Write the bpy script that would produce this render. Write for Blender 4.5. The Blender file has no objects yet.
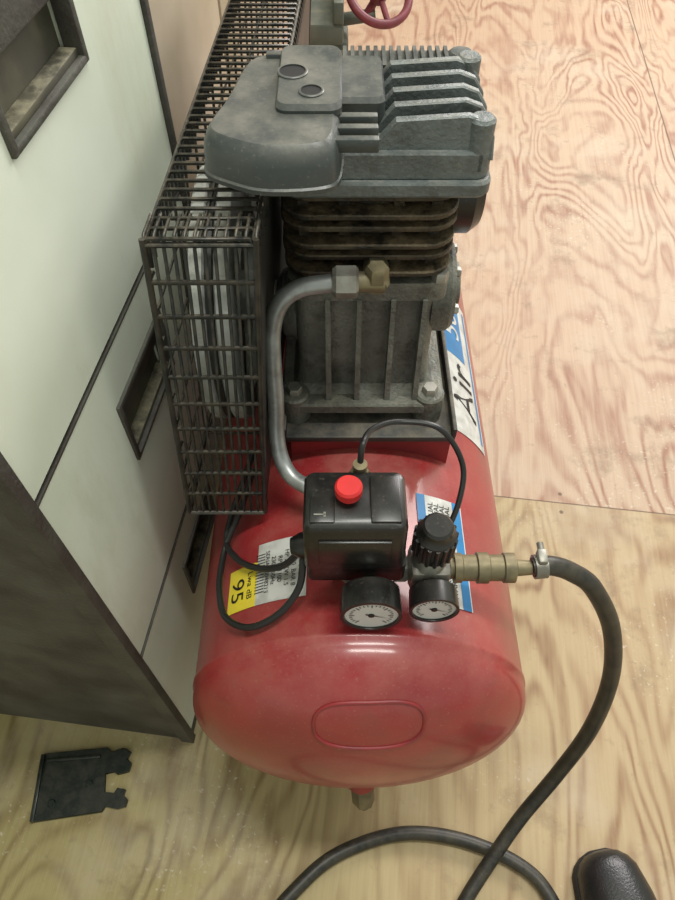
import bpy, bmesh, math, random
from mathutils import Vector, Matrix
random.seed(4)
scene = bpy.context.scene
scene.view_settings.view_transform = 'Standard'

# ------------------------------------------------------------------ materials
def N(nt, t, **kw):
    n = nt.nodes.new(t)
    for k, v in kw.items(): setattr(n, k, v)
    return n
def make(name, col, rough=.5, metal=0.0, col2=None, nscale=20, dust=None, dust_amt=.5, bump=0.0, bscale=200, lo=.4, hi=.65, coat=0, grime=None, gscale=30, gamt=.7, speck=None, gstretch=(1, 1, 1), samt=.4):
    m = bpy.data.materials.new(name); m.use_nodes = True
    nt = m.node_tree; b = nt.nodes['Principled BSDF']
    b.inputs['Roughness'].default_value = rough
    b.inputs['Metallic'].default_value = metal
    b.inputs['Coat Weight'].default_value = coat
    b.inputs['Coat Roughness'].default_value = .14
    tc = N(nt, 'ShaderNodeTexCoord')
    if col2 is None: col2 = tuple(c*.75 for c in col)
    nz = N(nt, 'ShaderNodeTexNoise'); nz.inputs['Scale'].default_value = nscale; nz.inputs['Detail'].default_value = 6
    nt.links.new(tc.outputs['Object'], nz.inputs['Vector'])
    r = N(nt, 'ShaderNodeValToRGB'); r.color_ramp.elements[0].position = lo; r.color_ramp.elements[1].position = hi
    r.color_ramp.elements[0].color = (*col, 1); r.color_ramp.elements[1].color = (*col2, 1)
    nt.links.new(nz.outputs['Fac'], r.inputs['Fac']); cur = r.outputs['Color']
    if grime:
        n4 = N(nt, 'ShaderNodeTexNoise'); n4.inputs['Scale'].default_value = gscale; n4.inputs['Detail'].default_value = 8; n4.inputs['Roughness'].default_value = .7
        mp = N(nt, 'ShaderNodeMapping'); mp.inputs['Location'].default_value = (3.1, 1.7, 5.5); mp.inputs['Scale'].default_value = gstretch
        nt.links.new(tc.outputs['Object'], mp.inputs[0]); nt.links.new(mp.outputs[0], n4.inputs['Vector'])
        m4 = N(nt, 'ShaderNodeMapRange'); m4.inputs[1].default_value = .5; m4.inputs[2].default_value = .68; m4.inputs[4].default_value = gamt
        nt.links.new(n4.outputs['Fac'], m4.inputs[0])
        mx = N(nt, 'ShaderNodeMixRGB'); nt.links.new(m4.outputs[0], mx.inputs[0]); nt.links.new(cur, mx.inputs[1]); mx.inputs[2].default_value = (*grime, 1)
        cur = mx.outputs[0]
    if speck:
        n5 = N(nt, 'ShaderNodeTexNoise'); n5.inputs['Scale'].default_value = 420; n5.inputs['Detail'].default_value = 3
        nt.links.new(tc.outputs['Object'], n5.inputs['Vector'])
        m5 = N(nt, 'ShaderNodeMapRange'); m5.inputs[1].default_value = .62; m5.inputs[2].default_value = .74; m5.inputs[4].default_value = samt
        nt.links.new(n5.outputs['Fac'], m5.inputs[0])
        mx = N(nt, 'ShaderNodeMixRGB'); nt.links.new(m5.outputs[0], mx.inputs[0]); nt.links.new(cur, mx.inputs[1]); mx.inputs[2].default_value = (*speck, 1)
        cur = mx.outputs[0]
    if dust:
        g = N(nt, 'ShaderNodeNewGeometry'); sx = N(nt, 'ShaderNodeSeparateXYZ')
        nt.links.new(g.outputs['Normal'], sx.inputs[0])
        mr = N(nt, 'ShaderNodeMapRange'); mr.inputs[1].default_value = .2; mr.inputs[2].default_value = 1.0
        nt.links.new(sx.outputs['Z'], mr.inputs[0])
        n2 = N(nt, 'ShaderNodeTexNoise'); n2.inputs['Scale'].default_value = nscale*2.3; n2.inputs['Detail'].default_value = 8
        n2.inputs['Roughness'].default_value = .7
        nt.links.new(tc.outputs['Object'], n2.inputs['Vector'])
        m2 = N(nt, 'ShaderNodeMapRange'); m2.inputs[1].default_value = .4; m2.inputs[2].default_value = .7
        nt.links.new(n2.outputs['Fac'], m2.inputs[0])
        mu = N(nt, 'ShaderNodeMath', operation='MULTIPLY'); nt.links.new(mr.outputs[0], mu.inputs[0]); nt.links.new(m2.outputs[0], mu.inputs[1])
        mu2 = N(nt, 'ShaderNodeMath', operation='MULTIPLY'); nt.links.new(mu.outputs[0], mu2.inputs[0]); mu2.inputs[1].default_value = dust_amt
        mx = N(nt, 'ShaderNodeMixRGB'); nt.links.new(mu2.outputs[0], mx.inputs[0]); nt.links.new(cur, mx.inputs[1]); mx.inputs[2].default_value = (*dust, 1)
        cur = mx.outputs[0]
        ra = N(nt, 'ShaderNodeMath', operation='MULTIPLY_ADD'); nt.links.new(mu2.outputs[0], ra.inputs[0]); ra.inputs[1].default_value = .5; ra.inputs[2].default_value = rough
        nt.links.new(ra.outputs[0], b.inputs['Roughness'])
    nt.links.new(cur, b.inputs['Base Color'])
    if bump:
        n3 = N(nt, 'ShaderNodeTexNoise'); n3.inputs['Scale'].default_value = bscale; n3.inputs['Detail'].default_value = 4
        nt.links.new(tc.outputs['Object'], n3.inputs['Vector'])
        bp = N(nt, 'ShaderNodeBump'); bp.inputs['Strength'].default_value = bump; bp.inputs['Distance'].default_value = .002
        nt.links.new(n3.outputs['Fac'], bp.inputs['Height']); nt.links.new(bp.outputs[0], b.inputs['Normal'])
    return m

DUST = (.42, .36, .26)
M_red = make('red_paint', (.33, .024, .028), .38, 0, (.26, .022, .026), 9, (.42, .16, .12), .55, .05, 60, coat=.4, grime=(.17, .05, .035), gscale=13, gamt=.5, speck=(.42, .20, .14), samt=.35)
M_redd = make('red_paint_dark', (.28, .025, .028), .45, 0, (.19, .025, .028), 30)
M_knob = make('red_plastic', (.75, .03, .03), .4)
M_alu = make('cast_aluminium', (.20, .205, .18), .5, .3, (.12, .12, .105), 25, (.40, .36, .27), .4, .6, 350, grime=(.04, .036, .028), gscale=35, gamt=.8)
M_aluL = make('cast_aluminium_light', (.50, .52, .50), .5, .2, (.34, .34, .31), 30, (.5, .46, .38), .4, .4, 350)
M_head = make('head_metal', (.145, .165, .165), .42, .2, (.10, .115, .115), 25, (.38, .35, .29), .4, .4, 300, grime=(.05, .05, .045), gscale=45, gamt=.5, speck=(.28, .26, .21))
M_cover = make('grey_plastic', (.048, .057, .057), .33, 0, (.072, .078, .076), 12, (.34, .31, .25), .42, .12, 200, speck=(.26, .25, .21), samt=.3)
M_fin = make('oily_cast_iron', (.026, .022, .017), .38, .3, (.08, .062, .038), 30, (.30, .22, .13), .85, .6, 300)
M_pipe = make('aluminium_pipe', (.42, .44, .44), .38, .6, (.27, .28, .27), 40, grime=(.15, .14, .12), gscale=50, gamt=.6)
M_brass = make('dull_brass', (.24, .20, .115), .5, .6, (.14, .12, .075), 60, (.3, .26, .18), .4)
M_steel = make('zinc_steel', (.34, .33, .29), .45, .6, (.2, .185, .16), 60)
M_black = make('black_plastic', (.010, .010, .010), .28, 0, (.016, .015, .014), 20, (.3, .26, .2), .07, speck=(.12, .1, .08))
M_rubber = make('hose_rubber', (.016, .016, .014), .42, 0, (.04, .035, .025), 60, (.3, .26, .18), .15)
M_cable = make('cable_black', (.015, .015, .015), .4)
M_wire = make('guard_wire', (.014, .016, .016), .35, .3, (.05, .045, .036), 80, (.42, .34, .24), .3)
M_darkmetal = make('dark_metal', (.035, .036, .034), .5, .3, (.07, .06, .048), 20, DUST, .35)
M_white = make('gauge_white', (.60, .62, .61), .4, 0, (.52, .53, .52))
M_labelw = make('label_white', (.62, .62, .59), .45, 0, (.44, .43, .40), 60)
M_labely = make('label_yellow', (.82, .66, .04), .45, 0, (.76, .6, .05), 30)
M_labelb = make('label_blue', (.03, .22, .50), .4)
M_ink = make('ink', (.01, .01, .012), .5)
M_cab = make('mint_painted_steel', (.72, .77, .66), .5, 0, (.54, .59, .44), 3.0, None, 0, .08, 60, .38, .68, grime=(.46, .46, .31), gscale=6, gamt=.45, gstretch=(1, 1.3, .5))
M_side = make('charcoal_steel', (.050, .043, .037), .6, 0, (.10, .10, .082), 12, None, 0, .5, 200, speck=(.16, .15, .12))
M_recess = make('recess_brown', (.06, .055, .04), .6, 0, (.11, .10, .065), 30, (.36, .33, .22), .9)
M_beige = make('beige_board', (.52, .44, .33), .6, 0, (.40, .33, .22), 6)
M_green = make('grey_green_casting', (.08, .105, .088), .5, .2, (.13, .14, .115), 20, DUST, .4)
M_pinkred = make('old_red_paint', (.22, .04, .055), .45, 0, (.15, .03, .04), 40)
M_shoe = make('black_leather', (.014, .014, .015), .32, 0, (.022, .022, .022), 30, None, 0, .2, 400)
M_sole = make('black_sole', (.02, .02, .02), .7)
M_brk = make('bracket_black', (.010, .017, .014), .3, .2, (.022, .027, .022), 40, DUST, .08)
M_wall = make('wall_paint', (.5, .48, .4), .8)

# ------------------------------------------------------------------ mesh helpers
def empty(name, loc=(0, 0, 0), rotz=0):
    e = bpy.data.objects.new(name, None); scene.collection.objects.link(e)
    e.location = loc; e.rotation_euler = (0, 0, rotz); e.empty_display_size = .05
    return e
def add(name, bm, mat, parent=None, smooth=35):
    me = bpy.data.meshes.new(name)
    bmesh.ops.recalc_face_normals(bm, faces=bm.faces[:])
    bm.to_mesh(me); bm.free()
    if smooth:
        for p in me.polygons: p.use_smooth = True
        me.set_sharp_from_angle(angle=math.radians(smooth))
    o = bpy.data.objects.new(name, me); scene.collection.objects.link(o)
    mats = mat if isinstance(mat, (list, tuple)) else [mat]
    for mm in mats: me.materials.append(mm)
    if parent: o.parent = parent
    return o
def b_box(bm, lo, hi, bevel=0, seg=2, rot=None):
    c = [(lo[i]+hi[i])/2 for i in range(3)]; s = [hi[i]-lo[i] for i in range(3)]
    t = bmesh.new(); bmesh.ops.create_cube(t, size=1)
    bmesh.ops.scale(t, vec=s, verts=t.verts[:])
    if bevel: bmesh.ops.bevel(t, geom=t.edges[:], offset=bevel, segments=seg, affect='EDGES', profile=.5)
    M = Matrix.Translation(c)
    if rot: M = M @ rot.to_4x4()
    bmesh.ops.transform(t, matrix=M, verts=t.verts[:])
    merge(bm, t)
def merge(bm, t):
    me = bpy.data.meshes.new('tmp'); t.to_mesh(me); t.free(); bm.from_mesh(me); bpy.data.meshes.remove(me)
def frame(d):
    d = Vector(d).normalized(); up = Vector((0, 0, 1)) if abs(d.z) < .9 else Vector((0, 1, 0))
    x = d.cross(up).normalized(); y = x.cross(d).normalized(); return x, y, d
def b_lathe(bm, p, d, prof, n=32, rot=0, caps=True):
    x, y, d = frame(d); p = Vector(p); rings = []
    for (h, r) in prof:
        rings.append([bm.verts.new(p + d*h + (x*math.cos(2*math.pi*i/n+rot)+y*math.sin(2*math.pi*i/n+rot))*r) for i in range(n)])
    for a, b in zip(rings, rings[1:]):
        for i in range(n): bm.faces.new((a[i], a[(i+1) % n], b[(i+1) % n], b[i]))
    if caps:
        bm.faces.new(rings[0][::-1]); bm.faces.new(rings[-1])
def b_cyl(bm, p1, p2, r, n=24, bev=0):
    p1 = Vector(p1); p2 = Vector(p2); L = (p2-p1).length
    prof = [(0, r), (L, r)] if not bev else [(0, r-bev), (bev, r), (L-bev, r), (L, r-bev)]
    b_lathe(bm, p1, p2-p1, prof, n)
def catmull(pts, sub=10):
    P = [Vector(p) for p in pts]; out = []
    for i in range(len(P)-1):
        p0 = P[max(i-1, 0)]; p1 = P[i]; p2 = P[i+1]; p3 = P[min(i+2, len(P)-1)]
        for k in range(sub):
            t = k/sub
            out.append(.5*((2*p1)+(-p0+p2)*t+(2*p0-5*p1+4*p2-p3)*t*t+(-p0+3*p1-3*p2+p3)*t**3))
    out.append(P[-1]); return out
def b_tube(bm, pts, r, n=14, sub=10, closed=False, smooth=True):
    P = catmull(pts, sub) if smooth else [Vector(p) for p in pts]
    if closed: P = P[:-1] if (P[0]-P[-1]).length < 1e-6 else P
    L = len(P); rings = []; nx = None
    for i in range(L):
        if closed: t = (P[(i+1) % L]-P[i-1]).normalized()
        else: t = (P[min(i+1, L-1)]-P[max(i-1, 0)]).normalized()
        if nx is None: nx, _, _ = frame(t)
        nx = (nx - t*nx.dot(t)).normalized(); ny = t.cross(nx)
        rings.append([bm.verts.new(P[i]+(nx*math.cos(2*math.pi*k/n)+ny*math.sin(2*math.pi*k/n))*r) for k in range(n)])
    rng = range(L) if closed else range(L-1)
    for i in rng:
        a = rings[i]; b = rings[(i+1) % L]
        for k in range(n): bm.faces.new((a[k], a[(k+1) % n], b[(k+1) % n], b[k]))
    if not closed: bm.faces.new(rings[0][::-1]); bm.faces.new(rings[-1])
def b_loft(bm, rings):
    R = [[bm.verts.new(p) for p in r] for r in rings]; n = len(R[0])
    for a, b in zip(R, R[1:]):
        for i in range(n): bm.faces.new((a[i], a[(i+1) % n], b[(i+1) % n], b[i]))
    bm.faces.new(R[0][::-1]); bm.faces.new(R[-1])
def rrect(x0, x1, y0, y1, r, seg=5):
    out = []
    for cx, cy, a0 in ((x1-r, y1-r, 0), (x0+r, y1-r, 90), (x0+r, y0+r, 180), (x1-r, y0+r, 270)):
        for k in range(seg+1):
            a = math.radians(a0+90*k/seg); out.append((cx+r*math.cos(a), cy+r*math.sin(a)))
    return out
def b_plate(bm, poly, z0, z1, bev=.001):
    cx = sum(p[0] for p in poly)/len(poly); cy = sum(p[1] for p in poly)/len(poly)
    def sh(p):
        v = Vector((p[0]-cx, p[1]-cy)); l = v.length; v = v*(max(l-bev, 0)/l) if l > 0 else v
        return (cx+v.x, cy+v.y)
    b_loft(bm, [[(*sh(p), z0) for p in poly], [(*p, z0+bev) for p in poly], [(*p, z1-bev) for p in poly], [(*sh(p), z1) for p in poly]])
def b_hex(bm, p, d, r, h): b_lathe(bm, p, d, [(0, r), (h*.8, r), (h, r*.85)], 6)

# ------------------------------------------------------------------ floor & room
YAW = math.radians(-7.2)
def floor_mat():
    m = bpy.data.materials.new('plywood'); m.use_nodes = True; nt = m.node_tree; L = nt.links
    b = nt.nodes['Principled BSDF']; b.inputs['Roughness'].default_value = .6
    tc = N(nt, 'ShaderNodeTexCoord'); sp = N(nt, 'ShaderNodeSeparateXYZ'); L.new(tc.outputs['Object'], sp.inputs[0])
    def M(op, a, b_=None, c=None):
        n = N(nt, 'ShaderNodeMath', operation=op)
        for i, v in enumerate((a, b_, c)):
            if v is None: continue
            if isinstance(v, (int, float)): n.inputs[i].default_value = v
            else: L.new(v, n.inputs[i])
        return n.outputs[0]
    def MR(v, a, b_, c=0, d=1):
        n = N(nt, 'ShaderNodeMapRange'); L.new(v, n.inputs[0])
        for i, q in enumerate((a, b_, c, d)): n.inputs[i+1].default_value = q
        return n.outputs[0]
    def MIX(f, a, c):
        n = N(nt, 'ShaderNodeMixRGB')
        for i, v in enumerate((f, a, c)):
            if isinstance(v, tuple): n.inputs[i].default_value = (*v, 1)
            elif isinstance(v, (int, float)): n.inputs[i].default_value = v
            else: L.new(v, n.inputs[i])
        return n.outputs[0]
    X = sp.outputs['X']; Y = sp.outputs['Y']
    up = M('GREATER_THAN', Y, .6437); rt = M('GREATER_THAN', X, .665); rtu = M('MULTIPLY', rt, up)
    off = M('ADD', M('MULTIPLY', up, 3.7), M('MULTIPLY', rtu, 5.1))
    def vec(sx, sy):
        cb = N(nt, 'ShaderNodeCombineXYZ'); L.new(M('MULTIPLY', X, sx), cb.inputs[0]); L.new(M('MULTIPLY', Y, sy), cb.inputs[1]); L.new(off, cb.inputs[2]); return cb.outputs[0]
    def noise(v, sc, det=2, rough=.5, dist=0):
        n = N(nt, 'ShaderNodeTexNoise'); L.new(v, n.inputs['Vector']); n.inputs['Scale'].default_value = sc
        n.inputs['Detail'].default_value = det; n.inputs['Roughness'].default_value = rough; n.inputs['Distortion'].default_value = dist
        return n.outputs['Fac']
    f = noise(vec(4.8, 1.35), 1.0, 3.5, .42, .45)
    ring = M('MULTIPLY_ADD', M('SINE', M('MULTIPLY', f, 125)), .5, .5); ring = M('POWER', ring, 2.0)
    patch_m = MR(noise(vec(3, 1.2), 1.5, 3, .5), .36, .58)
    fib = noise(vec(200, 5), 1.0, 3, .6)
    brk = MR(noise(vec(60, 9), 1.0, 3, .6), .3, .6, .45, 1)
    amt = M('MULTIPLY', M('MULTIPLY', ring, brk), M('MULTIPLY_ADD', patch_m, .55, .36))
    amt = M('ADD', amt, M('MULTIPLY', M('SUBTRACT', fib, .42), .65))
    cl = N(nt, 'ShaderNodeClamp'); L.new(amt, cl.inputs[0]); amt = cl.outputs[0]
    tone = MR(noise(vec(1.2, 1.0), 1.0, 2, .5), .35, .65)
    side = MR(X, -.25, .35)  # lower panel: doorway light gradient put into the colour, greener left, warmer right
    upbase = MIX(tone, (.53, .365, .25), (.54, .41, .29))
    base = MIX(up, MIX(side, (.40, .33, .145), (.50, .375, .22)), upbase)
    dark = MIX(up, MIX(side, (.20, .14, .05), (.28, .155, .08)), (.30, .135, .085))
    c = MIX(amt, base, dark)
    c = MIX(MR(noise(vec(2, 2), 1.9, 6, .65), .50, .72, 0, .5), c, (.60, .52, .41))
    c = MIX(MR(noise(vec(6, 6), 1.5, 6, .7), .56, .76, 0, .65), c, (.16, .10, .06))
    c = MIX(MR(noise(vec(40, 40), 1.0, 5, .7), .60, .75, 0, .45), c, (.20, .13, .08))
    spk = M('MULTIPLY', MR(noise(vec(150, 150), 1.0, 2, .6), .62, .70), MR(noise(vec(4, 3), 1.3, 2, .5), .52, .64))
    c = MIX(M('MULTIPLY', spk, .5), c, (.72, .65, .54))
    s1 = M('LESS_THAN', M('ABSOLUTE', M('SUBTRACT', Y, .6437)), .0012)
    s2 = M('MULTIPLY', M('LESS_THAN', M('ABSOLUTE', M('SUBTRACT', X, .665)), .0018), up)
    s = M('MAXIMUM', s1, s2)
    fx = M('SUBTRACT', M('FRACT', M('MULTIPLY', X, 5.0)), .5)
    dy = M('MULTIPLY', M('SUBTRACT', M('ABSOLUTE', M('SUBTRACT', Y, .6437)), .018), 5.0)
    nail = M('LESS_THAN', M('SQRT', M('ADD', M('MULTIPLY', fx, fx), M('MULTIPLY', dy, dy))), .017)
    s = M('MAXIMUM', s, nail)
    c = MIX(M('MULTIPLY', s, .75), c, (.09, .05, .03))
    L.new(c, b.inputs['Base Color'])
    bp = N(nt, 'ShaderNodeBump'); bp.inputs['Strength'].default_value = .3; bp.inputs['Distance'].default_value = .002
    L.new(M('SUBTRACT', M('ADD', fib, M('MULTIPLY', ring, .4)), M('MULTIPLY', s, 3.0)), bp.inputs['Height']); L.new(bp.outputs[0], b.inputs['Normal'])
    return m
bm = bmesh.new(); b_box(bm, (-1.2, -1.2, -.02), (2.2, 3.6, 0))
fl = add('floor', bm, floor_mat(), None, 0); fl.rotation_euler = (0, 0, YAW)
bm = bmesh.new(); b_box(bm, (-1.2, 3.6, -.02), (2.2, 3.68, 2.5)); w = add('wall_back', bm, M_wall, None, 0); w.rotation_euler = (0, 0, YAW)
bm = bmesh.new(); b_box(bm, (-1.28, -1.2, -.02), (-1.2, 3.6, 2.5)); w = add('wall_left', bm, M_wall, None, 0); w.rotation_euler = (0, 0, YAW)

# ------------------------------------------------------------------ filing cabinet
cab = empty('filing_cabinet', (-.201, .2225, 0), YAW)
W = .366
bm = bmesh.new(); b_box(bm, (-.55, 0, 0), (-.010, W, 1.30), .002); add('carcass', bm, M_side, cab)
seams = [.025, .314, .604, .894, 1.18]
bm = bmesh.new(); bf = bmesh.new(); br = bmesh.new()
for i in range(4):
    z0, z1 = seams[i]+.003, seams[i+1]-.003
    y0, y1 = .007, W-.003
    ha, hb = .134, .246; hz0, hz1 = seams[i]+.171, seams[i]+.236
    b_box(bm, (-.012, y0, z0), (.004, ha, z1)); b_box(bm, (-.012, hb, z0), (.004, y1, z1))
    b_box(bm, (-.012, ha, z0), (.004, hb, hz0)); b_box(bm, (-.012, ha, hz1), (.004, hb, z1))
    b_box(bf, (-.012, y0, z1-.001), (.0046, y1, z1+.0012))
    t = .004
    b_box(bf, (-.006, ha-t, hz0-t), (.007, ha+.002, hz1+t), .001); b_box(bf, (-.006, hb-.002, hz0-t), (.007, hb+t, hz1+t), .001)
    b_box(bf, (-.006, ha, hz0-t), (.007, hb, hz0+.001), .001); b_box(bf, (-.006, ha, hz1-.002), (.007, hb, hz1+t), .001)
    b_loft(br, [[(-.0098, ha, hz0), (-.0098, hb, hz0), (-.0098, hb, hz1), (-.0098, ha, hz1)], [(-.009, ha, hz0), (-.009, hb, hz0), (-.009, hb, hz1), (-.009, ha, hz1)]])
    b_box(br, (-.009, ha+.002, hz0+.001), (.003, hb-.002, hz0+.006), .001)
    b_box(bf, (-.009, ha+.002, hz1-.03), (-.001, hb-.002, hz1-.002), .002)
add('drawer_fronts', bm, M_cab, cab, 0); add('handle_rims', bf, M_side, cab); add('handle_cups', br, M_recess, cab)
bm = bmesh.new(); b_box(bm, (-.012, W-.002, .0), (.008, W+.006, 1.30), .001); b_box(bm, (-.012, -.004, 0), (.006, .007, 1.30), .001)
b_box(bm, (-.012, .0, 0), (.002, W, .027)); add('edge_trim', bm, M_side, cab)

cb2 = empty('storage_cupboard', (-.201, .2225, 0), YAW)
bm = bmesh.new(); b_box(bm, (-.55, W+.018, 0), (-.055, W+.75, 1.30), .003); add('carcass', bm, M_beige, cb2)
bm = bmesh.new(); b_box(bm, (-.055, W+.03, .05), (-.045, W+.38, 1.27), .002); b_box(bm, (-.055, W+.39, .05), (-.045, W+.74, 1.27), .002); add('doors', bm, M_beige, cb2)
bm = bmesh.new(); b_cyl(bm, (-.03, W+.35, .8), (-.03, W+.35, .95), .006); b_cyl(bm, (-.046, W+.35, .81), (-.03, W+.35, .81), .005); b_cyl(bm, (-.046, W+.35, .94), (-.03, W+.35, .94), .005); add('door_pull', bm, M_steel, cb2)

# ------------------------------------------------------------------ compressor
comp = empty('air_compressor', (0, 0, 0))
CX, CZ, R, YE, YB = .021, .28, .164, .193, .86
bm = bmesh.new(); prof = []
A = .072
for k in range(1, 17):
    a = math.radians(90*k/16); prof.append((YE-A*math.cos(a), R*math.sin(a)))
prof += [(YE+.006, R), (YE+.008, R+.0012), (YE+.012, R+.0012), (YE+.014, R), (YE+.2, R), (YB-.2, R), (YB-.01, R), (YB, R)]
for k in range(1, 16):
    a = math.radians(90*k/16); prof.append((YB+A*math.sin(a), R*math.cos(a)))
b_lathe(bm, (CX, 0, CZ), (0, 1, 0), prof, 96)
add('tank', bm, M_red, comp, 40)
def dome(x, z, off=0): return Vector((CX+x, YE-(A+off)*math.sqrt(max(0, 1-(x*x+z*z)/R**2)), CZ+z))
pts = []
for k in range(64):
    a = 2*math.pi*k/64; c, s = math.cos(a), math.sin(a)
    x = .005+.046*math.copysign(abs(c)**.65, c); z = .114+.026*math.copysign(abs(s)**.8, s)
    if x*x+z*z > (R*.99)**2: z *= .95
    pts.append(dome(x, z, .0003))
bm = bmesh.new(); b_tube(bm, pts, .0016, 8, closed=True, smooth=False); add('inspection_plate_ring', bm, M_redd, comp)
bm = bmesh.new(); d = Vector((.004, -.022, -.042)).normalized(); p0 = Vector((.024, .150, .205))
b_lathe(bm, p0, d, [(0, .017), (.022, .017), (.027, .014)], 24); add('drain_boss', bm, M_redd, comp)
bm = bmesh.new(); b_lathe(bm, p0+d*.025, d, [(0, .0125), (.03, .0125), (.033, .010)], 6); b_cyl(bm, p0+d*.056, p0+d*.064, .006); add('drain_plug', bm, M_brass, comp)

def cylpt(phi, y, off=.0006): return Vector((CX+(R+off)*math.sin(phi), y, CZ+(R+off)*math.cos(phi)))
def patch(name, ph0, ph1, y0, y1, mat, off=.0006):
    bm = bmesh.new(); n = 10; a = []
    for i in range(n+1):
        ph = math.radians(ph0+(ph1-ph0)*i/n); a.append((bm.verts.new(cylpt(ph, y0, off)), bm.verts.new(cylpt(ph, y1, off))))
    for p, q in zip(a, a[1:]): bm.faces.new((p[0], q[0], q[1], p[1]))
    o = add(name, bm, mat, comp); return o
def text(name, s, size, ph0, y0, side, mat, off=.0011):
    cu = bpy.data.curves.new(name, 'FONT'); cu.body = s; cu.size = size; cu.align_x = 'CENTER'; cu.align_y = 'CENTER'
    o = bpy.data.objects.new(name+'_c', cu); scene.collection.objects.link(o); bpy.context.view_layer.update()
    me = bpy.data.meshes.new_from_object(o.evaluated_get(bpy.context.evaluated_depsgraph_get()))
    bpy.data.objects.remove(o)
    for v in me.vertices:
        tx, ty = v.co.x, v.co.y
        if side < 0: v.co = cylpt(math.radians(ph0)+ty/R, y0-tx, off)
        else: v.co = cylpt(math.radians(ph0)-ty/R, y0+tx, off)
    o = bpy.data.objects.new(name, me); scene.collection.objects.link(o); me.materials.clear(); me.materials.append(mat); o.parent = comp
patch('label_noise', -48, -35, .240, .283, M_labely)
text('label_noise_digits', '95', .024, -43.5, .260, -1, M_ink)
text('label_noise_small', 'Lwa dB', .009, -37.8, .262, -1, M_ink)
patch('label_data', -35, -17, .240, .300, M_labelw)
for i in range(7): text('label_data_line_%d' % i, ['AIR COMPRESSOR', 'LTR 50  BAR 8', 'HP 2  KW 1.5', 'RPM 1100', '230V 50Hz', 'SERIAL 0048213', '||||||||||||||'][i], .0062 if i < 6 else .011, -19-i*2.4, .270, -1, M_ink)
patch('label_side', 19, 37, .235, .345, M_labelw); patch('label_side_blue', 33, 36.5, .235, .345, M_labelb, .0009); patch('label_side_blue_b', 19, 22, .27, .345, M_labelb, .0009)
for i in range(4): text('label_side_line_%d' % i, 'WARNING READ MANUAL', .008, 24+i*2.2, .290, 1, M_ink)
patch('brand_sticker', 30, 63, .445, .68, M_labelw); patch('brand_sticker_blue', 59.5, 61.5, .455, .67, M_labelb, .0009)
patch('brand_sticker_blue_b', 30, 54, .565, .675, M_labelb, .0009)
text('brand_sticker_text', 'Air', .062, 50, .515, 1, M_ink, .0013); text('brand_sticker_text_b', '50', .05, 46, .62, 1, M_labelw, .0013)
bm = bmesh.new()
b_box(bm, (CX-.09, .25, .075), (CX+.09, .29, .135), .004); b_box(bm, (CX-.10, .74, .10), (CX+.10, .78, .16), .004)
b_cyl(bm, (CX-.125, .76, .07), (CX+.125, .76, .07), .008); b_box(bm, (CX-.02, .75, .06), (CX+.02, .77, .12), .002)
add('leg_brackets', bm, M_redd, comp)
bm = bmesh.new()
for s in (-1, 1):
    b_lathe(bm, (CX+s*.115-.015, .76, .07), (1, 0, 0), [(0, .04), (0, .062), (.006, .07), (.024, .07), (.03, .062), (.03, .04)], 32)
    b_lathe(bm, (CX+s*.07, .27, 0), (0, 0, 1), [(0, .016), (.004, .02), (.04, .02), (.08, .014)], 24)
add('wheels_and_feet', bm, M_black, comp)
# platform
bm = bmesh.new()
b_box(bm, (-.052, .385, .462), (.112, .84, .470), .002)
b_box(bm, (-.052, .385, .470), (-.048, .84, .482), .001); b_box(bm, (.108, .385, .470), (.112, .84, .482), .001)
add('platform', bm, M_darkmetal, comp)
bm = bmesh.new()
# saddle end plate with arched lower edge following the tank
arc = [(CX+(R-.001)*math.sin(math.radians(a)), CZ+(R-.001)*math.cos(math.radians(a))) for a in range(-24, 34, 3)]
prf = [(arc[0][0], .463)] + arc + [(arc[-1][0], .463)]
b_loft(bm, [[(x, .392, z) for x, z in prf], [(x, .397, z) for x, z in prf]])
b_box(bm, (-.035, .78, .425), (.09, .80, .463), .002); b_box(bm, (.085, .40, .42), (.092, .8, .463)); b_box(bm, (-.045, .40, .42), (-.038, .8, .463))
add('platform_saddle', bm, M_redd, comp)
# crankcase
bm = bmesh.new()
b_plate(bm, rrect(-.052, .100, .402, .56, .012), .484, .497, .002)
rings = []
for z, x0, x1, y0, y1, r in ((.494, -.044, .092, .412, .55, .016), (.503, -.038, .086, .424, .55, .012), (.52, -.036, .084, .428, .55, .012), (.60, -.036, .084, .432, .55, .012), (.604, -.040, .090, .424, .553, .012), (.622, -.040, .090, .424, .553, .012)):
    rings.append([(x, y, z) for x, y in rrect(x0, x1, y0, y1, r)])
b_loft(bm, rings)
for x in (-.008, .018, .046, .072):
    b_loft(bm, [[(x-.0025, .408, .495), (x+.0025, .408, .495), (x+.0025, .44, .495), (x-.0025, .44, .495)], [(x-.002, .422, .606), (x+.002, .422, .606), (x+.002, .44, .606), (x-.002, .44, .606)]])
b_lathe(bm, (.080, .472, .580), (1, 0, 0), [(0, .040), (.016, .040), (.020, .037), (.020, .022), (.026, .020), (.026, .004)], 40)
b_lathe(bm, (-.036, .472, .560), (-1, 0, 0), [(0, .034), (.012, .03), (.02, .016), (.05, .012)], 32)
for x, y in ((-.040, .415), (.086, .415), (-.04, .54), (.086, .54)): b_lathe(bm, (x, y, .470), (0, 0, 1), [(0, .014), (.030, .014), (.032, .012)], 20)
add('crankcase', bm, M_alu, comp)
bm = bmesh.new()
for x, y in ((-.040, .415), (.086, .415)): b_hex(bm, (x, y, .501), (0, 0, 1), .0075, .008)
b_hex(bm, (.082, .43, .622), (0, 0, 1), .007, .008)
for a in range(6):
    an = a*math.pi/3; b_hex(bm, (.099, .472+.031*math.cos(an), .580+.031*math.sin(an)), (1, 0, 0), .0045, .005)
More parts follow.
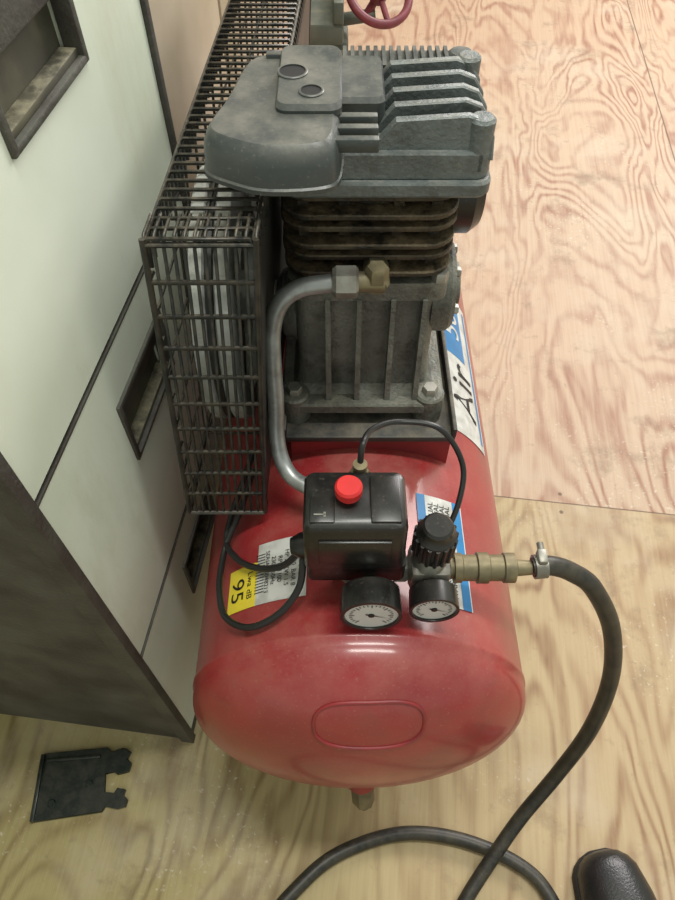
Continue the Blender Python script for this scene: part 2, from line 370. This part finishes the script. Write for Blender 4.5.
add('crankcase_bolts', bm, M_steel, comp)
# cylinder with fins
bm = bmesh.new()
b_lathe(bm, (.024, .488, .615), (0, 0, 1), [(0, .052), (.09, .052)], 40)
for i in range(6):
    z = .630+i*.0128; w = .004*(i % 2)
    b_plate(bm, rrect(-.042-w*.3, .090+w*.3, .422+.004*(i % 2), .55, .022), z, z+.0046, .001)
for x in (-.025, .005, .045, .073): b_box(bm, (x-.004, .434, .622), (x+.004, .45, .70))
add('cylinder_fins', bm, M_fin, comp)
bm = bmesh.new(); b_lathe(bm, (.055, .495, .672), (1, 0, 0), [(0, .044), (.05, .044), (.058, .038), (.06, .02)], 40)
add('intake_filter', bm, M_black, comp)
# head
bm = bmesh.new()
b_plate(bm, rrect(-.040, .107, .421, .535, .010), .700, .712, .002)
b_plate(bm, rrect(-.038, .105, .425, .532, .010), .711, .732, .002)
def lerp(a, b, t): return a+(b-a)*t
def xzplate(poly, y0, y1, y0t=None):
    zs = [p[1] for p in poly]; zl, zh = min(zs), max(zs)
    f = lambda z: y0 if y0t is None else lerp(y0, y0t, (z-zl)/(zh-zl))
    m = .0012
    cx = sum(p[0] for p in poly)/len(poly); cz = sum(zs)/len(zs)
    def shr(x, z): return (x+(cx-x)*.03, z+(cz-z)*.06)
    b_loft(bm, [[(shr(x, z)[0], f(z), shr(x, z)[1]) for x, z in poly], [(x, f(z)+m, z) for x, z in poly], [(x, y1-m, z) for x, z in poly], [(shr(x, z)[0], y1, shr(x, z)[1]) for x, z in poly]])
for i in range(5):
    y = .428+i*.0195
    xzplate([(.004, .724), (.010, .736), (.028, .739), (.038, .751), (.086, .754), (.097, .750), (.104, .740), (.1055, .724)], y, y+.0085, y+.002)
for i in range(4):
    y = .4375+i*.0195
    xzplate([(.006, .726), (.012, .735), (.030, .737), (.036, .726)], y, y+.004)
    xzplate([(.034, .726), (.034, .736), (.100, .736), (.100, .726)], y, y+.009)
b_lathe(bm, (.095, .434, .718), (0, 0, 1), [(0, .009), (.032, .009), (.034, .007)], 20)
b_lathe(bm, (.095, .516, .718), (0, 0, 1), [(0, .009), (.034, .009), (.036, .007)], 20)
add('cylinder_head', bm, M_head, comp, 30)
bm = bmesh.new()
b_box(bm, (-.002, .512, .712), (.088, .549, .744), .004)
for i in range(14): b_box(bm, (.004+i*.0058, .514, .743), (.0068+i*.0058, .545, .7475))
b_lathe(bm, (.092, .535, .71), (0, 0, 1), [(0, .010), (.036, .010), (.038, .008)], 20)
add('breather_grille', bm, M_cover, comp)
# plastic cover: smoothed outline
ctrl = [(-.068, .492), (-.074, .45), (-.086, .412), (-.083, .399), (-.066, .389), (-.046, .380), (-.008, .383), (.001, .392), (.003, .42), (.003, .49), (.000, .513), (-.03, .520), (-.060, .514)]
def smooth_poly(P, it=2):
    for _ in range(it):
        Q = []
        for i in range(len(P)):
            a, b = P[i], P[(i+1) % len(P)]
            Q.append((a[0]*.75+b[0]*.25, a[1]*.75+b[1]*.25)); Q.append((a[0]*.25+b[0]*.75, a[1]*.25+b[1]*.75))
        P = Q
    return P
poly = smooth_poly(ctrl)
c = (sum(p[0] for p in poly)/len(poly), sum(p[1] for p in poly)/len(poly))
def ins(k): return [(c[0]+(p[0]-c[0])*k, c[1]+(p[1]-c[1])*k) for p in poly]
bm = bmesh.new()
b_loft(bm, [[(*p, .729) for p in ins(.96)], [(*p, .730) for p in ins(1.04)], [(*p, .733) for p in ins(1.04)], [(*p, .734) for p in ins(1.015)], [(*p, .746) for p in ins(1.0)], [(*p, .751) for p in ins(.98)], [(*p, .755) for p in ins(.94)], [(*p, .758) for p in ins(.87)]])
b_plate(bm, rrect(-.040, .003, .425, .512, .008), .753, .763, .003)
b_plate(bm, rrect(-.003, .032, .448, .512, .006), .735, .756, .003)
# open collars round the two screw wells
for x, y, r in ((-.030, .470, .0105), (-.017, .444, .0085)):
    b_lathe(bm, (x, y, .7615), (0, 0, 1), [(0, r), (.0022, r), (.0026, r-.0006), (.0026, r-.0016), (0, r-.0018)], 28, caps=False)
for i in range(3): b_box(bm, (-.004, .400+i*.014, .746), (.026, .406+i*.014, .755), .001)
b_box(bm, (-.030, .384, .735), (-.026, .40, .752), .001)
b_box(bm, (-.050, .50, .752), (-.020, .506, .761), .001)
add('intake_cover', bm, M_cover, comp, 30)
bm = bmesh.new()
for x, y, r in ((-.030, .470, .0088), (-.017, .444, .0069)): b_lathe(bm, (x, y, .7626), (0, 0, 1), [(0, r), (.0008, r)], 24)
add('cover_hole_shade', bm, M_ink, comp)  # flat black discs stand in for the shade inside the screw wells
# motor behind the pump
bm = bmesh.new()
b_lathe(bm, (-.035, .70, .555), (1, 0, 0), [(0, .03), (.004, .055), (.01, .062), (.12, .062), (.125, .066), (.15, .066), (.16, .05)], 40)
for k in range(20):
    a = 2*math.pi*k/20
    b_box(bm, (-.02, .70+.064*math.cos(a)-.002, .555+.064*math.sin(a)-.002), (.08, .70+.064*math.cos(a)+.002, .555+.064*math.sin(a)+.002))
b_box(bm, (-.02, .65, .470), (.09, .75, .50), .003); b_box(bm, (0, .62, .58), (.07, .645, .62), .004)
add('electric_motor', bm, M_darkmetal, comp)
# delivery pipe
bm = bmesh.new()
b_tube(bm, [(.015, .408, .637), (-.010, .407, .636), (-.030, .405, .633), (-.045, .400, .622), (-.052, .394, .600), (-.053, .385, .575), (-.053, .375, .535), (-.054, .364, .505), (-.051, .352, .486), (-.042, .338, .476), (-.025, .326, .474), (-.005, .318, .474)], .0072, 18)
add('delivery_pipe', bm, M_pipe, comp)
bm = bmesh.new()
b_lathe(bm, (-.004, .408, .637), (1, 0, 0), [(0, .010), (.003, .0125), (.018, .0125), (.02, .010)], 6)
add('pipe_nut', bm, M_steel, comp)
bm = bmesh.new()
b_cyl(bm, (.012, .408, .637), (.036, .408, .637), .008); b_lathe(bm, (.030, .402, .637), (0, 1, 0), [(0, .008), (.004, .010), (.03, .010)], 6)
b_hex(bm, (.030, .408, .64), (0, 0, 1), .009, .012)
b_cyl(bm, (-.01, .318, .43), (-.01, .318, .474), .011); b_hex(bm, (-.01, .318, .46), (0, 0, 1), .014, .02)
b_cyl(bm, (.017, .290, .53), (.017, .290, .563), .0055); b_hex(bm, (.017, .290, .546), (0, 0, 1), .008, .008)
add('brass_fittings', bm, M_brass, comp)
# pressure switch
bm = bmesh.new()
b_loft(bm, [[(x, y, z) for x, y in rrect(-.024+dx, .054-dx, .236+dx, .286-dx, .005)] for z, dx in ((.474, .001), (.476, 0), (.500, 0))])
b_loft(bm, [[(x, y, z) for x, y in rrect(-.026+dx, .052-dx, .234+dx, .288-dx, .006)] for z, dx in ((.499, .0005), (.501, 0), (.554, .001), (.559, .003), (.5615, .007))])
b_box(bm, (-.020, .240, .560), (-.002, .262, .5625), .001)
b_box(bm, (.024, .240, .560), (.046, .280, .5632), .001)
b_box(bm, (-.014, .2325, .512), (.040, .236, .545), .001)
b_lathe(bm, (-.020, .262, .488), (-1, 0, -.15), [(0, .011), (.01, .011), (.018, .007)], 16)
add('pressure_switch', bm, M_black, comp)
bm = bmesh.new()
b_box(bm, (-.017, .246, .5624), (-.009, .2470, .5628)); b_box(bm, (-.010, .2445, .5624), (-.0085, .2485, .5628))
add('switch_marks', bm, M_steel, comp)
bm = bmesh.new(); b_lathe(bm, (.008, .262, .560), (0, 0, 1), [(0, .006), (.006, .006), (.006, .009), (.008, .010), (.015, .010), (.017, .0085)], 28)
add('switch_knob', bm, M_knob, comp)
# manifold
bm = bmesh.new()
b_cyl(bm, (.014, .258, .43), (.014, .258, .478), .012); b_box(bm, (.0, .244, .458), (.030, .272, .476), .003)
b_cyl(bm, (.03, .250, .470), (.062, .250, .470), .009); b_hex(bm, (.046, .250, .470), (1, 0, 0), .0125, .012)
b_box(bm, (.058, .234, .456), (.092, .266, .488), .006)
b_cyl(bm, (.076, .222, .470), (.076, .24, .470), .007); b_cyl(bm, (.026, .214, .478), (.026, .25, .470), .006)
b_lathe(bm, (.074, .250, .486), (0, 0, 1), [(0, .015), (.006, .013), (.012, .010)], 24)
add('regulator_body', bm, M_steel, comp)
bm = bmesh.new(); prof = [(0, .013), (.004, .0155), (.030, .0155), (.033, .013), (.040, .012), (.042, .010)]
b_lathe(bm, (.075, .250, .499), (0, 0, 1), prof, 32)
for k in range(16):
    a = 2*math.pi*k/16; b_cyl(bm, (.075+.0155*math.cos(a), .25+.0155*math.sin(a), .503), (.075+.0155*math.cos(a), .25+.0155*math.sin(a), .528), .0018, 8)
add('regulator_knob', bm, M_black, comp)
bm = bmesh.new()
b_lathe(bm, (.090, .250, .470), (1, 0, 0), [(0, .009), (.006, .009), (.006, .0125), (.012, .0125), (.013, .011), (.024, .011), (.025, .013), (.034, .013), (.035, .011), (.046, .011), (.047, .0125), (.056, .0125), (.058, .007), (.07, .006)], 24)
add('quick_coupler', bm, M_brass, comp)
# gauges
def gauge(nm, c, r, depth):
    d = Vector((0, -1, .06)).normalized(); x, y, _ = frame(d); c = Vector(c)
    bm = bmesh.new(); b_lathe(bm, c - d*depth, d, [(0, r*.7), (.004, r*.96), (depth-.004, r), (depth, r), (depth, r*.88), (depth-.002, r*.86)], 40); add(nm+'_case', bm, M_black, comp)
    bm = bmesh.new(); b_lathe(bm, c - d*.0028, d, [(0, r*.87), (.001, r*.87)], 40); add(nm+'_dial', bm, M_white, comp)
    bm = bmesh.new()
    def V(a, rr): return c + (x*math.cos(a)+y*math.sin(a))*rr - d*.0013
    for k in range(25):
        a = math.radians(-45+k*270/24); rr = r*(.62 if k % 4 else .54); w = .0004
        t = (x*-math.sin(a)+y*math.cos(a))*w
        vs = [bm.verts.new(p) for p in (V(a, rr)-t, V(a, r*.72)-t, V(a, r*.72)+t, V(a, rr)+t)]; bm.faces.new(vs)
    a = math.radians(200); t = (x*-math.sin(a)+y*math.cos(a))*.0008
    vs = [bm.verts.new(p) for p in (V(a+3.14, r*.2)-t, V(a, r*.62), V(a+3.14, r*.2)+t)]; bm.faces.new(vs)
    b_lathe(bm, c-d*.0018, d, [(0, .0025), (.001, .0025)], 16)
    add(nm+'_marks', bm, M_ink, comp, 0)
gauge('gauge_tank', (.0265, .205, .475), .0245, .027)
gauge('gauge_outlet', (.077, .212, .470), .0200, .022)
# cables
bm = bmesh.new()
b_tube(bm, [(.017, .290, .556), (.019, .300, .575), (.028, .322, .565), (.050, .336, .556), (.082, .331, .553), (.102, .315, .527), (.099, .290, .508), (.086, .266, .490), (.078, .255, .482)], .0024, 10)
b_tube(bm, [(-.082, .375, .432), (-.095, .335, .415), (-.107, .312, .398), (-.110, .285, .398), (-.108, .258, .403), (-.099, .232, .409), (-.076, .217, .423), (-.050, .222, .439), (-.032, .238, .458), (-.028, .255, .482)], .0031, 10)
b_tube(bm, [(-.085, .40, .425), (-.108, .325, .397), (-.095, .290, .410), (-.07, .270, .428), (-.045, .262, .452), (-.028, .262, .486)], .0031, 10)
add('cables', bm, M_cable, comp)

# belt guard ------------------------------------------------
C = {(0, 0, 0): (-.1385, .326, .432), (1, 0, 0): (-.068, .326, .432), (0, 0, 1): (-.124, .360, .712), (1, 0, 1): (-.052, .360, .712),
     (0, 1, 0): (-.113, .88, .440), (1, 1, 0): (-.045, .88, .440), (0, 1, 1): (-.097, .88, .709), (1, 1, 1): (-.028, .88, .709)}
C = {k: Vector(v) for k, v in C.items()}
def G(a, b, c):
    p = lambda bb, cc: lerp(C[(0, bb, cc)], C[(1, bb, cc)], a)
    return lerp(lerp(p(0, 0), p(1, 0), b), lerp(p(0, 1), p(1, 1), b), c)
bm = bmesh.new(); wr = .00125
def wire(pts, r=wr): b_tube(bm, pts, r, 6, smooth=False)
nT = 48
for i in range(nT+1):
    b = i/nT; wire([G(0, b, .90), G(0, b, .97), G(.05, b, 1), G(.95, b, 1), G(1, b, .97), G(1, b, .93)], .0016)
for i in range(0, nT+1, 4): wire([G(0, i/nT, 0), G(0, i/nT, .9)])
for a in (.02, .50, .98): wire([G(a, 0, .995), G(a, 1, .995)], wr*1.2)
nV = 11
for i in range(nV+1):
    a = i/nV; wire([G(a, .05, 1), G(a, .008, 1), G(a, 0, .975), G(a, 0, .0)], .0013)
nH = 10
for i in range(nH+1):
    c_ = i/nH*.985; wire([G(0, .02, c_), G(0, 0, c_), G(1, 0, c_), G(1, .02, c_)], wr*1.5)
    if i % 2 == 0: wire([G(0, 0, c_), G(0, 1, c_)])
for i in range(nV+1): wire([G(i/nV, 1, 0), G(i/nV, 1, 1)])
for i in range(0, nT+1, 4): wire([G(0, i/nT, 0), G(1, i/nT, 0)])
for e in (((0, 0), (0, 1)), ((1, 0), (1, 1))):
    wire([G(e[0][0], 0, e[0][1]), G(e[1][0], 0, e[1][1])], .0024)
wire([G(0, 0, 0), G(1, 0, 0)], .0025); wire([G(0, 0, 0), G(0, 1, 0)], .0022); wire([G(0, 0, .985), G(1, 0, .985)], .002)
add('belt_guard_wires', bm, M_wire, comp, 60)
bm = bmesh.new()
q = [G(1, .0, 0), G(1, 1, 0), G(1, 1, .93), G(1, .0, .93)]; off = Vector((-.0015, 0, 0))
b_loft(bm, [q, [p+off for p in q]]); b_box(bm, (-.052, .44, .47), (-.040, .52, .485)); add('belt_guard_backplate', bm, M_darkmetal, comp, 0)
bm = bmesh.new()
fc = Vector((-.110, .468, .572))
b_lathe(bm, fc, (1, 0, 0), [(0, .085), (.0, .108), (.003, .110), (.010, .110), (.015, .103), (.020, .110), (.030, .110), (.032, .107), (.032, .085), (.016, .083), (0, .085)], 64, caps=False)
b_lathe(bm, fc+Vector((-.004, 0, 0)), (1, 0, 0), [(0, .022), (.06, .022)], 32)
for k in range(5):
    a = 2*math.pi*k/5+.3; dv = Vector((0, math.cos(a), math.sin(a))); tv = Vector((0, -math.sin(a), math.cos(a)))
    b_loft(bm, [[fc+Vector((.004, 0, 0))+dv*.015+tv*s*.012+Vector((h, 0, 0)) for s, h in ((-1, 0), (1, 0), (1, .02), (-1, .02))], [fc+Vector((.004, 0, 0))+dv*.09+tv*s*.02+Vector((h, 0, 0)) for s, h in ((-1, 0), (1, 0), (1, .02), (-1, .02))]])
add('flywheel', bm, M_aluL, comp)
bm = bmesh.new()
mc = Vector((-.098, .70, .555)); b_lathe(bm, mc, (1, 0, 0), [(0, .035), (.005, .038), (.012, .032), (.02, .038), (.024, .035)], 32); b_cyl(bm, mc, mc+Vector((.07, 0, 0)), .012)
add('motor_pulley', bm, M_steel, comp)
bm = bmesh.new(); P = []
xb = -.095
for k in range(25):
    a = math.radians(80+200*k/24); P.append(Vector((xb, .468+.106*math.cos(a), .572+.106*math.sin(a))))
for k in range(13):
    a = math.radians(-80+160*k/12); P.append(Vector((xb, .70+.038*math.cos(a), .555+.038*math.sin(a))))
b_tube(bm, P, .0045, 6, closed=True, smooth=False); add('drive_belt', bm, M_cable, comp)

# ------------------------------------------------------------------ hose
hose = empty('air_hose')
bm = bmesh.new()
H = [(.161, .250, .471), (.176, .251, .472), (.196, .250, .462), (.220, .245, .440), (.252, .232, .380), (.272, .211, .300), (.273, .185, .210), (.255, .157, .125), (.220, .120, .065), (.186, .081, .038), (.148, .035, .022), (.105, -.03, .0105), (.04, -.10, .0105), (-.05, -.125, .0105), (-.105, -.06, .0105), (-.085, .01, .0105), (-.045, .055, .0105), (.003, .088, .0105), (.078, .109, .0105), (.153, .103, .0105), (.2235, .0755, .0105), (.256, .040, .0105), (.270, -.02, .0105), (.262, -.12, .0105), (.25, -.3, .0105), (.25, -.5, .0105)]
b_tube(bm, H, .0083, 18, 14); add('hose', bm, M_rubber, hose)
bm = bmesh.new()
b_cyl(bm, (.162, .250, .4715), (.172, .2508, .4720), .0102, 24); b_box(bm, (.163, .247, .478), (.171, .260, .486), .002); b_cyl(bm, (.167, .248, .483), (.167, .266, .483), .0028, 12)
add('hose_clamp', bm, M_steel, hose)

# ------------------------------------------------------------------ floor bracket
brk = empty('steel_bracket', (-.335, .166, 0), math.radians(4))
bm = bmesh.new()
poly = [(-.058, -.040), (.030, -.034), (.034, -.028), (.050, -.032), (.060, -.030), (.062, -.022), (.056, -.016), (.058, -.010), (.048, -.008), (.044, -.014), (.030, -.012), (.028, .012), (.040, .014), (.046, .010), (.060, .012), (.062, .022), (.056, .028), (.060, .036), (.050, .042), (.034, .038), (.028, .044), (-.056, .042)]
b_plate(bm, poly, .0, .007, .0012)
b_box(bm, (-.058, -.040, .006), (-.053, .040, .012), .001); b_box(bm, (-.05, .030, .006), (.02, .035, .010), .001)
add('plate', bm, M_brk, brk)
bm = bmesh.new()
for x, y in ((-.035, -.02), (.01, .0)): b_lathe(bm, (x, y, .007), (0, 0, 1), [(0, .005), (.0012, .004)], 16)
add('rivets', bm, M_brk, brk)

# ------------------------------------------------------------------ shoe at lower right
shoe = empty('black_shoe', (.322, .090, 0), math.radians(10))
secs = [(.000, .008, .028), (-.003, .022, .038), (-.010, .032, .044), (-.02, .039, .048), (-.05, .045, .056), (-.09, .047, .066), (-.13, .043, .085), (-.17, .038, .10), (-.22, .036, .105), (-.26, .034, .10), (-.275, .026, .09)]
bm = bmesh.new(); rings = []
for y, hw, h in secs:
    rings.append([(hw*.95*math.copysign(abs(math.cos(a))**.8, math.cos(a)), y, .014+(h-.014)*max(0, math.sin(a))**.8) for a in [2*math.pi*k/28 for k in range(28)] ])
b_loft(bm, rings); o = add('upper', bm, M_shoe, shoe, 60)
bm = bmesh.new()
out = [(s[1]*.95+.002, s[0]+(.002 if i == 0 else 0)) for i, s in enumerate(secs)]; pl = out + [(-x, y) for x, y in out[::-1]]
b_plate(bm, pl, 0, .016, .002); add('sole', bm, M_sole, shoe, 60)
bm = bmesh.new()
for i in range(4): b_tube(bm, [(-.02, -.11-i*.018, .078+i*.006), (0, -.112-i*.018, .083+i*.006), (.02, -.11-i*.018, .078+i*.006)], .0025, 8)
add('laces', bm, M_cable, shoe)

# ------------------------------------------------------------------ bench vice on a pedestal with red handwheel, at the back
mv = empty('machine_vise', (.022, 1.50, .20))
bm = bmesh.new()
b_box(bm, (-.15, -.08, -.20), (.05, .12, -.17), .006); b_box(bm, (-.10, -.03, -.17), (.0, .07, .0), .01)
b_box(bm, (-.13, -.06, 0), (.03, .10, .04), .006); b_box(bm, (-.10, -.03, .04), (.0, .07, .16), .01)
b_box(bm, (-.12, -.05, .16), (-.01, .09, .20), .006); b_box(bm, (-.12, -.055, .20), (-.095, .095, .25), .004); b_box(bm, (-.03, -.055, .20), (-.01, .095, .24), .004)
b_cyl(bm, (-.02, .02, .18), (.055, .02, .19), .012)
add('casting', bm, M_green, mv)
bm = bmesh.new()
hc = Vector((.060, .01, .232)); x, y, d = frame((.25, -.55, .8))
b_tube(bm, [hc+(x*math.cos(a)+y*math.sin(a))*.062 for a in [2*math.pi*k/40 for k in range(40)]], .0085, 12, closed=True, smooth=False)
for k in range(3):
    a = 2*math.pi*k/3+.55; b_cyl(bm, hc, hc+(x*math.cos(a)+y*math.sin(a))*.06, .006, 10)
b_cyl(bm, hc-d*.012, hc+d*.016, .018); b_cyl(bm, hc-d*.01, Vector((.03, .02, .18)), .008)
add('handwheel', bm, M_pinkred, mv)

# ------------------------------------------------------------------ lights
def area(name, loc, rot, sx, sy, e, col):
    l = bpy.data.lights.new(name, 'AREA'); l.shape = 'RECTANGLE'; l.size = sx; l.size_y = sy; l.energy = e; l.color = col
    o = bpy.data.objects.new(name, l); scene.collection.objects.link(o); o.location = loc; o.rotation_euler = [math.radians(a) for a in rot]
area('ceiling_lamp', (.30, .35, 2.5), (0, 0, 0), 1.1, .16, 29, (1, 1, .93))
area('doorway_light', (1.7, 3.0, 2.2), (-52, 0, -30), 1.6, 1.2, 105, (1, .95, .94))
wd = bpy.data.worlds.new('World'); scene.world = wd; wd.use_nodes = True
wd.node_tree.nodes['Background'].inputs[0].default_value = (.95, 1, .88, 1); wd.node_tree.nodes['Background'].inputs[1].default_value = .62

# ------------------------------------------------------------------ camera
cd = bpy.data.cameras.new('camera'); co = bpy.data.objects.new('camera', cd); scene.collection.objects.link(co)
cd.sensor_fit = 'VERTICAL'; cd.sensor_height = 36; cd.lens = 27.04; cd.clip_start = .01
co.location = (0, 0, .98); co.rotation_euler = (math.radians(36), 0, 0)
scene.camera = co
